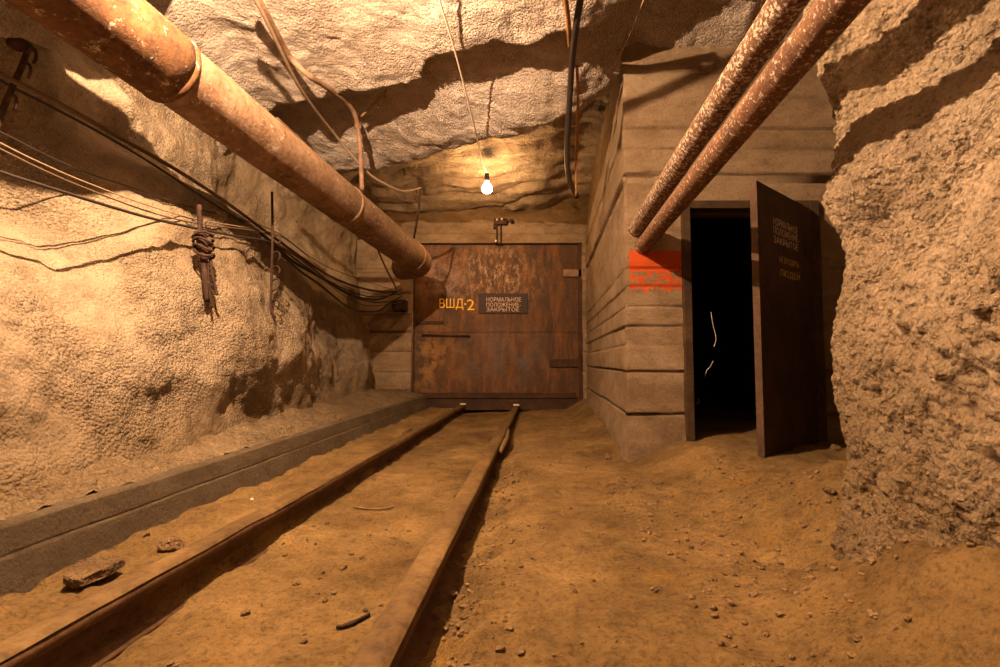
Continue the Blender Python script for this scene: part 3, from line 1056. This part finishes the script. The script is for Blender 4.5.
# fishplates / wedges
a = RR0 + (RR1 - RR0) * ((4.3 - RR0.y) / (RR1.y - RR0.y))
bm = bmesh.new()
qa, qb = PZ(500, 452, 0.04), PZ(508, 430, 0.05)
add_tube(bm, catmull([qa, qa.lerp(qb, 0.5) + Vector((0.02, 0, 0.01)), qb], 4), 0.022, 6, wob=0.01)
tag(obj('timber_wedge', bm, M['wood']), 'short pale timber wedge jammed against the right rail', 'wedge')
bm = bmesh.new()
qa, qb = PZ(400, 441, 0.03), PZ(414, 433, 0.03)
add_box(bm, (-0.13, -0.02, 0), (0.13, 0.02, 0.07), Matrix.Translation((qa + qb) / 2) @ Matrix.Rotation(math.atan2((qb - qa).y, (qb - qa).x), 4, 'Z'), bev=0.006)
tag(obj('fishplate', bm, M['rail_rust']), 'rusty joint plate on the inner side of the left rail', 'fishplate')

# ------------------------------------------------------------------ the big duct at upper left
DA, DB = P(184, 80, 2.95), P(413, 257, 6.7)
dd = (DB - DA)
def duct(Y): return DA + dd * ((Y - DA.y) / dd.y)
def duct_at_px(px):
    lo, hi = 2.0, 8.0
    for _ in range(40):
        m_ = (lo + hi) / 2
        q = duct(m_)
        c_, s_ = math.cos(PIT), math.sin(PIT)
        f_ = q.y * c_ + (q.z - H) * s_
        if 500 + F * q.x / f_ < px:
            lo = m_
        else:
            hi = m_
    return (lo + hi) / 2


YS, YW1, YW2 = duct_at_px(168), duct_at_px(345), duct_at_px(412)
t = thing('ventilation_duct', 'large rusty pipe running along the upper left wall to the steel door', 'pipe', duct(3.0))
bm = bmesh.new()
pts = [duct(y) for y in frange(YS - 0.1, YW2, 0.12)]
dn = dd.normalized()
# elbow turning back and away to the left at the far end
e0 = duct(YW2)
el = [e0 + dn * 0.12, e0 + dn * 0.26 + Vector((-0.01, 0.0, 0.0)), e0 + dn * 0.38 + Vector((-0.07, 0.03, 0.0)), e0 + dn * 0.46 + Vector((-0.20, 0.10, 0.01)), e0 + dn * 0.50 + Vector((-0.38, 0.18, 0.02))]
add_tube(bm, pts, 0.195, 48, True, 0.004, 2.0)
part('pipe_run', bm, M['duct_rust'], t)
bm = bmesh.new()
add_tube(bm, [e0 - dn * 0.02] + catmull(el, 5), 0.189, 40, True, 0.003, 4.0)
part('elbow', bm, M['duct_rust'], t, True, 'last bend turning into the wall')
bm = bmesh.new()
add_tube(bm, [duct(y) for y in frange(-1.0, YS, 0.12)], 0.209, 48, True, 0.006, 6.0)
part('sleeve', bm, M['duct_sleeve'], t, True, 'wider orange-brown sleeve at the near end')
for y, rr in ((YW1, 0.204), (YW2, 0.204), (YS, 0.217)):
    bm = bmesh.new()
    c0 = duct(y)
    add_tube(bm, [c0 - dn * 0.025, c0 - dn * 0.012, c0, c0 + dn * 0.012, c0 + dn * 0.025], [rr - 0.012, rr - 0.002, rr, rr - 0.002, rr - 0.012], 48, True, 0.004, y)
    part('weld_seam', bm, M['iron_pale'] if y != YS else M['duct_sleeve'], t)

# thin conduit strapped along the duct
t2 = px_path([(276, 119, 4.05), (300, 141, 4.3), (321, 160, 4.6), (345, 182, 5.0), (368, 203, 5.45), (400, 232, 6.2), (428, 258, 6.9)])
tag(obj('conduit', tube_bm(t2, 0.022, 8), M['cable_brown']), 'thin brown conduit running along the top of the large pipe', 'conduit')

# ------------------------------------------------------------------ the pair of rusty pipes at upper right
def right_pipe(ax, ay, bx, by, bY, rad, mat, label, seed):
    A = P(ax, ay, BY + 0.06)
    B = P(bx, by, bY)
    d = B - A
    pts = [A + d * k for k in frange(0, 1.9, 0.05)]
    t = thing('rusty_pipe', label, 'pipe', A, 'pair of rusty pipes over the side door')
    bm = bmesh.new()
    add_tube(bm, pts, rad, 28, True, 0.002, seed)
    part('pipe_run', bm, M[mat], t)
    bm = bmesh.new()
    d.normalize()
    c = A + d * 0.08
    add_tube(bm, [c - d * 0.03, c - d * 0.02, c + d * 0.02, c + d * 0.03], [rad, rad + 0.006, rad + 0.006, rad], 28)
    part('collar', bm, M[mat], t)
    return t


right_pipe(635, 231, 788, 0, 1.68, 0.064, 'pipe_rust', 'upper of the two rusty flaking pipes crossing the top right', 1.0)
right_pipe(641, 248, 843, 0, 1.36, 0.0615, 'pipe_rust_lower', 'lower of the two rusty flaking pipes crossing the top right', 5.0)

# ------------------------------------------------------------------ bulbs
def bulb(name, c, top_pts, label, glowmat, r):
    t = thing(name, label, 'light bulb', c)
    bm = bmesh.new()
    prof = [(-1.0, 0.05), (-0.94, 0.40), (-0.75, 0.72), (-0.45, 0.95), (-0.1, 1.0), (0.3, 0.88), (0.7, 0.60), (1.05, 0.40), (1.3, 0.38)]
    add_tube(bm, [c + Vector((0, 0, z * r)) for z, _ in prof], [q * r for _, q in prof], 20, True)
    part('glass', bm, glowmat, t)
    bm = bmesh.new()
    add_tube(bm, [c + Vector((0, 0, z * r)) for z in (1.2, 1.5, 2.6, 2.9)], [0.38 * r, 0.42 * r, 0.40 * r, 0.2 * r], 14)
    part('lamp_holder', bm, M['porcelain'], t)
    bm = bmesh.new()
    add_tube(bm, catmull([c + Vector((0, 0, 2.8 * r))] + top_pts, 8), 0.008, 8)
    part('cord', bm, M['cord_white'], t)
    return t


bulb('hanging_bulb', FAR, px_path([(483, 163, 6.2), (478, 142, 5.2), (474, 125, 4.75), (456, 55, 3.9), (440, 2, 3.42), (434, -20, 3.25)]),
     'lit light bulb hanging from a thin pale cord in front of the steel door', M['bulb_glow'], 0.075)
bulb('hanging_bulb', KEY, [KEY + Vector((0.01, 0.01, 0.16)), KEY + Vector((0.02, 0.0, 0.30)), KEY + Vector((0.02, 0, 0.5))],
     'bright bulb hanging close under the roof nearest the viewer', M['bulb_glow'], 0.035)

# ------------------------------------------------------------------ cables along the left wall
WALLG = 'cables along the left wall'
def cable(pp, r, mat, label, name='cable', group=None, cat='cable', seg=8):
    if group == WALLG:
        pp = [(x, y, max(1.2, min(Y, WL(x, y, 0.03 + r).y))) for x, y, Y in pp]
    return tag(obj(name, tube_bm(px_path(pp), r, seg), M[mat]), label, cat, group)


cable([(-90, 140, 1.75), (0, 172, 2.08), (60, 191, 2.35), (105, 205, 2.62), (150, 218, 2.95), (190, 227, 3.3), (235, 236, 3.8), (272, 243, 4.3), (305, 262, 4.9), (340, 290, 5.8), (372, 302, 6.8), (402, 300, 7.9)],
      0.009, 'cable_black', 'thick black cable slung lowest along the left wall', group=WALLG)
cable([(-90, 96, 1.75), (0, 143, 2.1), (45, 165, 2.32), (90, 184, 2.6), (150, 206, 3.05), (200, 220, 3.55), (272, 233, 4.3), (300, 250, 4.8), (335, 280, 5.6), (365, 293, 6.6), (402, 297, 7.9)],
      0.004, 'cable_pale', 'thin pale cable above the thick black cable on the left wall', group=WALLG)
cable([(-90, 104, 1.80), (0, 149, 2.14), (45, 171, 2.36), (90, 190, 2.64), (150, 212, 3.08), (200, 224, 3.58), (272, 236, 4.32), (310, 268, 5.0), (345, 296, 6.0), (370, 306, 6.8), (402, 302, 7.9)],
      0.005, 'cable_brown', 'thin brown cable between the pale and the black cable on the left wall', group=WALLG)
cable([(-60, 110, 1.95), (0, 132, 2.25), (40, 152, 2.5), (85, 172, 2.8), (130, 187, 3.15), (190, 207, 3.7), (272, 230, 4.5), (330, 268, 5.6), (402, 293, 7.9)],
      0.004, 'cable_black', 'hair-thin dark wire above the pale cable on the left wall', group=WALLG)
cable([(-90, 25, 1.9), (0, 74, 2.3), (60, 104, 2.6), (110, 132, 2.95), (180, 172, 3.6), (230, 205, 4.15), (272, 236, 4.75), (330, 276, 5.8), (370, 290, 6.8), (402, 292, 7.95)],
      0.014, 'cable_brown', 'heavy brown cable in the shadow under the large pipe', group=WALLG)
cable([(-60, 34, 2.0), (0, 80, 2.35), (50, 106, 2.6), (95, 130, 2.85), (130, 150, 3.1), (165, 172, 3.45), (215, 205, 4.0), (262, 234, 4.6), (320, 276, 5.6), (366, 296, 6.7), (402, 294, 7.95)],
      0.008, 'cable_black', 'black cable hanging just under the heavy brown cable', group=WALLG)
cable([(262, 238, 4.15), (282, 255, 4.6), (300, 271, 5.1), (320, 285, 5.5), (345, 305, 6.1), (360, 311, 6.6), (378, 311, 7.1), (390, 303, 7.6), (402, 296, 7.95)],
      0.012, 'cable_black', 'sagging black cable loop in front of the concrete pier, lower one', group='cable loops by the concrete pier')
cable([(262, 234, 4.2), (278, 248, 4.6), (294, 262, 5.0), (318, 276, 5.4), (342, 290, 6.0), (362, 298, 6.7), (380, 299, 7.3), (402, 289, 7.95)],
      0.014, 'cable_black', 'sagging black cable loop in front of the concrete pier, upper one', group='cable loops by the concrete pier')
cable([(372, 236, 6.0), (383, 262, 6.6), (393, 282, 7.3), (400, 296, 7.9)], 0.012, 'iron_pale', 'thin rod slanting down from the large pipe to the cable loops', 'rod', cat='rod')
# junction box the cables run into
t = thing('junction_box', 'small dark junction box on the concrete pier at the left of the steel door', 'box', P(400, 312, 8.08))
bm = bmesh.new()
a, b = P(393, 311, 8.05), P(407, 300, 8.05)
add_box(bm, (a.x, 8.0, a.z), (b.x, 8.14, b.z), bev=0.012)
part('box_body', bm, M['iron'], t, False)
bm = bmesh.new()
add_tube(bm, [P(403, 309, 8.0), P(403, 309, 7.9)], 0.03, 10)
part('cable_gland', bm, M['iron'], t)


# ------------------------------------------------------------------ hook racks
def hook(base, r, side, down, seg=6):
    """a J-shaped hook leaving base sideways and curling up"""
    pts = catmull([base + side * (r * a) - down * (r * b) for a, b in ((0, 0), (0.5, 0.30), (1.0, 0.25), (1.25, -0.25), (1.0, -0.75))], 3)
    bm = bmesh.new()
    add_tube(bm, pts, 0.007, seg)
    return bm


def rack(name, pp, rodr, hooks, side, label, mat, hr=0.035, cat='hook rack', y_in=0.0):
    pts = px_path(pp)
    t = thing(name, label, cat, pts[-1])
    part('rod', tube_bm(pts, rodr, 8), M[mat], t)
    for k in hooks:
        i = min(len(pts) - 2, int(k * (len(pts) - 1)))
        f = k * (len(pts) - 1) - i
        part('hook', hook(pts[i].lerp(pts[i + 1], f), hr, side, Vector((0, 0, -1))), M[mat], t)
    return t


HR = max(3.2, min(WL(274, y, 0.07).y for y in (235, 260, 285, 306)))
rack('cable_hook_rack', [(272, 192, HR), (272.5, 235, HR), (271.5, 280, HR), (271, 306, HR), (275, 318, HR)], 0.011,
     [0.27, 0.36, 0.44, 0.52, 0.62, 0.72], Vector((0.9, -0.3, 0)), 'rusty cable hook rack with curled hooks hanging on the lit left wall', 'iron', 0.072)
rack('cable_hook_rack', [(29, 46, 2.42), (22, 66, 2.4), (12, 88, 2.38), (0, 117, 2.36), (-12, 150, 2.3)], 0.013,
     [0.12, 0.3, 0.62], Vector((0.85, -0.3, 0)), 'dark cable hook rack in the shadowed top left corner', 'iron', 0.075)
rack('cable_hook_rack', [(386, 91, 4.6), (375, 103, 4.8), (361, 117, 5.0)], 0.014, [0.25, 0.55], Vector((0.9, -0.1, -0.1)),
     'small slanting hook rack beside the bent conduit under the roof', 'iron_pale', 0.045)
rack('cable_hook_rack', [(421, 188, 5.85), (418, 214, 5.95), (414, 238, 6.2)], 0.014, [0.05, 0.2], Vector((-0.9, -0.1, 0)),
     'thin hook rod hanging over the bend of the large pipe', 'iron', 0.045)
bm = bmesh.new()
add_box(bm, (-0.045, -0.035, -0.015), (0.045, 0.035, 0.025), Matrix.Translation(P(20, 46, 2.42)), bev=0.015)
tag(obj('bracket_cap', bm, M['iron']), 'dark bracket lump above the top left hook rack', 'bracket')

# bundle of rusty hooks at the shadow's edge
HB = min(WL(206, y, 0.05).y for y in (240, 260, 280, 300))
t = thing('rusty_hanger', 'bundle of rusty cable hangers wound with wire on the left wall', 'hanger', P(210, 305, HB))
part('stem', tube_bm([P(x, y, HB) for x, y, _ in [(199, 205, 3.45), (200, 222, 3.35), (199, 245, 3.3)]], 0.016, 8, wob=0.01), M['iron'], t)
bm = bmesh.new()
add_tube(bm, catmull([P(x, y, HB) for x, y, _ in [(200, 232, 3.3), (203, 250, 3.28), (205, 275, 3.28), (207, 302, 3.28)]], 6), lambda k: 0.032 - 0.016 * k, 9, True, 0.02, 1)
part('flat_iron', bm, M['iron'], t)
part('prong', tube_bm([P(x, y, HB) for x, y, _ in [(209, 244, 3.26), (211, 265, 3.25), (214, 282, 3.25), (217, 295, 3.25)]], 0.010, 7, wob=0.008), M['iron'], t)
part('prong', tube_bm([P(x, y, HB) for x, y, _ in [(208, 262, 3.25), (209, 285, 3.25), (212, 308, 3.25)]], 0.008, 7, wob=0.006), M['iron'], t)
part('prong', tube_bm([P(x, y, HB) for x, y, _ in [(209, 283, 3.24), (213, 286, 3.23), (215, 290, 3.24)]], 0.006, 6), M['iron'], t)
bm = bmesh.new()
for k in range(4):
    cc = P(203 + k * 0.4, 236 + k * 6, HB)
    pts = [cc + Vector((0.062 * math.cos(a), 0.05 * math.sin(a), 0.02 * math.sin(a * 1.5 + k))) for a in [i * 2 * math.pi / 14 for i in range(15)]]
    add_tube(bm, pts, 0.009, 6)
part('wire_winding', bm, M['iron'], t)

# ------------------------------------------------------------------ roof conduits and rods
t = thing('roof_conduit', 'bent pale conduit running down from the roof behind the large pipe', 'conduit', P(363, 197, 5.6))
bm = tube_bm(px_path([(246, -22, 3.2), (262, 6, 3.42), (276, 32, 3.7), (290, 57, 4.0), (308, 75, 4.1), (322, 84, 4.3), (335, 93, 4.52), (347, 103, 4.75), (355, 115, 4.92), (359, 135, 5.05), (361, 165, 5.12), (362, 190, 5.2)]), 0.024, 12)
part('conduit_run', bm, M['iron_pale'], t)
bm = bmesh.new()
a = P(358, 126, 5.02)
add_tube(bm, [a + Vector((0, 0, 0.03)), a + Vector((0, 0, -0.03))], 0.036, 12)
part('coupling', bm, M['iron_pale'], t)
cable([(240, -20, 3.1), (260, 8, 3.3), (300, 88, 4.1), (335, 135, 4.9), (366, 171, 5.3), (385, 184, 5.5), (402, 191, 5.7), (414, 190, 5.8), (421, 188, 5.85)], 0.014, 'cable_pale',
      'thin pale rod and cable slanting down across the roof to the hooks')
cable([(583, -15, 3.15), (577, 20, 3.42), (572, 62, 3.9), (569, 110, 4.35), (567, 150, 4.7), (569, 178, 4.95), (577, 197, 5.15)], 0.026, 'cable_black',
      'thick glossy black cable hanging down from the roof right of the bulb', seg=12)
cable([(564, -12, 3.1), (568, 18, 3.4), (570, 48, 3.85)], 0.017, 'rust_orange', 'short orange rusty rod end beside the black roof cable', 'rod', cat='rod')
cable([(577, 66, 3.95), (578, 95, 4.25), (577, 130, 4.6), (576, 165, 4.9), (576, 196, 5.1)], 0.013, 'rust_orange', 'long rusty rod behind the black roof cable', 'rod', cat='rod')
cable([(648, -12, 3.2), (643, 2, 3.3), (632, 30, 3.6), (618, 60, 3.9), (611, 77, 4.15)], 0.006, 'cable_pale', 'thin pale wire from the roof to the corner of the concrete wall', 'wire', cat='wire')
# a rod slung across just under the roof; its shadow crosses the top of the concrete wall
def toward_key(px, py, k):
    q = P(px, py, BY)
    return q + (KEY - q) * k


bm = bmesh.new()
add_tube(bm, [toward_key(590, 125, 0.6), toward_key(626, 108, 0.6), toward_key(722, 63, 0.6), toward_key(850, 2, 0.6)], 0.019, 10)
tag(obj('roof_rod', bm, M['iron']), 'iron rod under the roof casting the slanting shadow on the concrete wall', 'rod')
# pale root-like strands hanging in the doorway
for pp, lb in (([(711, 312, 4.15), (713, 325, 4.15), (716, 338, 4.15), (714, 347, 4.15)], 'upper pale thread hanging in the dark side doorway'),
               ([(713, 361, 4.15), (710, 367, 4.15), (707, 370, 4.15), (705, 376, 4.15)], 'middle pale curled thread in the dark side doorway'),
               ([(698, 398, 4.12), (699, 402, 4.12), (696, 404, 4.12)], 'lowest pale scrap of thread by the door jamb')):
    cable(pp, 0.0018, 'cord_white', lb, 'thread', 'threads in the doorway', 'thread', 6)

# ------------------------------------------------------------------ stones, slab, twigs on the floor
def lump(c, sx, sy, sz, seed, mat, rot=0.0, rough=0.25, flat=0.0):
    bm = bmesh.new()
    bmesh.ops.create_icosphere(bm, subdivisions=3, radius=1.0)
    rr = random.Random(seed)
    planes = [(Vector((rr.uniform(-1, 1), rr.uniform(-1, 1), rr.uniform(-1, 1))).normalized(), rr.uniform(0.55, 0.85)) for _ in range(9)]
    for v in bm.verts:
        p = v.co.copy()
        for n_, dd_ in planes:
            k = p.dot(n_)
            if k > dd_:
                p -= n_ * (k - dd_)
        p *= 1 + rough * 0.4 * fbm(p * 2 + Vector((seed, 0, 0)), 3)
        v.co = p
    Mx = Matrix.Translation(c) @ Matrix.Rotation(rot, 4, 'Z') @ Matrix.Diagonal((sx, sy, sz, 1))
    bm.transform(Mx)
    return obj('stone', bm, mat, smooth=False)


def ground(px, py):
    z = 0.0
    for _ in range(12):
        q = PZ(px, py, z)
        z = 0.5 * z + 0.5 * floor_z(q.x, q.y)
    return PZ(px, py, z)


# broken slab
c = ground(88, 570)
bm = bmesh.new()
q = [(62, 576), (66, 570), (78, 560), (93, 556), (110, 556), (125, 557), (112, 567), (95, 572), (80, 579), (72, 581)]
top = [PZ(x, y, 0.070 + 0.006 * ((i * 7) % 3)) for i, (x, y) in enumerate(q)]
vt = [bm.verts.new(p) for p in top]
vb = [bm.verts.new(p + Vector((0.004, 0.0, -0.028))) for p in top]
bm.faces.new(vt)
bm.faces.new(vb[::-1])
for i in range(len(q)):
    j = (i + 1) % len(q)
    bm.faces.new((vt[i], vb[i], vb[j], vt[j]))
bmesh.ops.bevel(bm, geom=bm.edges[:], offset=0.004, segments=1, affect='EDGES')
tag(obj('rock_slab', bm, M['slab'], smooth=False), 'flat broken slab of rock lying between the kerb and the left rail', 'rock')
ST = [(171, 549, 0.055, 0.035, 0.034, 'stone', 'angular stone beside the left rail, just past the flat slab'),
      (147, 536, 0.016, 0.012, 0.011, 'stone', 'small light stone above the angular one by the left rail'),
      (252, 500, 0.010, 0.010, 0.008, 'white_chip', 'tiny white chip on the dirt beside the left rail'),
      (233, 561, 0.022, 0.014, 0.014, 'stone', 'stone against the inside of the left rail'),
      (246, 553, 0.014, 0.010, 0.010, 'stone', 'smaller stone beyond the one inside the left rail'),
      (307, 515, 0.020, 0.015, 0.012, 'stone', 'brown stone by the left rail in the middle distance'),
      (343, 568, 0.022, 0.016, 0.012, 'stone', 'lone clod between the rails'),
      (365, 611, 0.012, 0.009, 0.008, 'stone', 'little stone beside the twig between the rails'),
      (454, 497, 0.020, 0.012, 0.010, 'stone', 'dark stone beside the right rail, on its left'),
      (437, 618, 0.020, 0.016, 0.016, 'stone', 'dark clod just right of the right rail, nearest the viewer'),
      (456, 572, 0.050, 0.020, 0.012, 'slab', 'flat chip leaning beside the right rail'),
      (471, 608, 0.010, 0.010, 0.008, 'stone', 'small pebble right of the flat chip'),
      (574, 592, 0.010, 0.009, 0.007, 'stone', 'pebble in the open floor ahead of the concrete corner'),
      (608, 459, 0.035, 0.028, 0.025, 'stone', 'stone at the foot of the concrete corner'),
      (596, 449, 0.025, 0.022, 0.02, 'stone', 'second stone along the foot of the concrete wall'),
      (590, 432, 0.035, 0.03, 0.025, 'stone', 'farthest stone along the foot of the concrete wall'),
      (829, 492, 0.030, 0.022, 0.014, 'slab', 'flat stone at the foot of the near rock spur'),
      (836, 450, 0.040, 0.03, 0.03, 'stone', 'stone behind the open side door by the rock spur'),
      (903, 526, 0.030, 0.025, 0.022, 'stone', 'dark stone wedged against the near rock wall'),
      (858, 640, 0.014, 0.011, 0.010, 'stone', 'pebble in the rubble at the bottom right'),
      (404, 414, 0.03, 0.03, 0.02, 'white_chip', 'white scrap beside the far end of the kerb')]
for i, (px, py, sx, sy, sz, mt, lb) in enumerate(ST):
    c = ground(px, py)
    c.z += sz * 0.5
    o = lump(c, sx, sy, sz, i + 3, M[mt], rot=i * 1.3)
    tag(o, lb, 'stone', 'loose stones on the floor')
# scattered grit: nobody could count it
bm = bmesh.new()
for i in range(2800):
    if i % 3 == 0:
        x, y = R.uniform(0.6, 1.6), R.uniform(1.2, 3.4)
    elif i % 3 == 1:
        y = R.uniform(1.0, 5.0)
        x = XR(y) + R.gauss(0.12, 0.10)
    else:
        y = R.uniform(1.2, 7.0)
        x = R.uniform(-1.2, 1.0)
    if abs(x - XR(y)) < 0.075 or abs(x - XL(y)) < 0.075:
        continue
    s = 0.003 + 0.011 * R.random() ** 3
    Mx = Matrix.Translation((x, y, floor_z(x, y) + s * 0.3)) @ Matrix.Rotation(R.uniform(0, 6), 4, 'Z') @ Matrix.Diagonal((s * R.uniform(0.8, 1.6), s, s * 0.7, 1))
    bmesh.ops.create_icosphere(bm, subdivisions=1, radius=1.0, matrix=Mx)
o = obj('grit', bm, M['stone'], smooth=False)
o['kind'] = 'stuff'
o['label'] = 'loose grit and crumbs of rock scattered over the dirt floor'
o['category'] = 'grit'
# twig
pts = [ground(x, y) + Vector((0, 0, 0.008)) for x, y in ((336, 630), (346, 628), (358, 623), (370, 616))]
tag(obj('twig', tube_bm(pts, lambda k: 0.005 + 0.003 * math.sin(k * 3), 7, wob=0.003), M['iron']), 'dark bent twig lying between the rails', 'twig')
pts = [ground(x, y) + Vector((0, 0, 0.006)) for x, y in ((354, 508), (368, 510), (382, 510), (394, 508))]
tag(obj('twig', tube_bm(pts, 0.005, 6), M['wood']), 'thin pale stick lying across between the rails, farther off', 'twig')
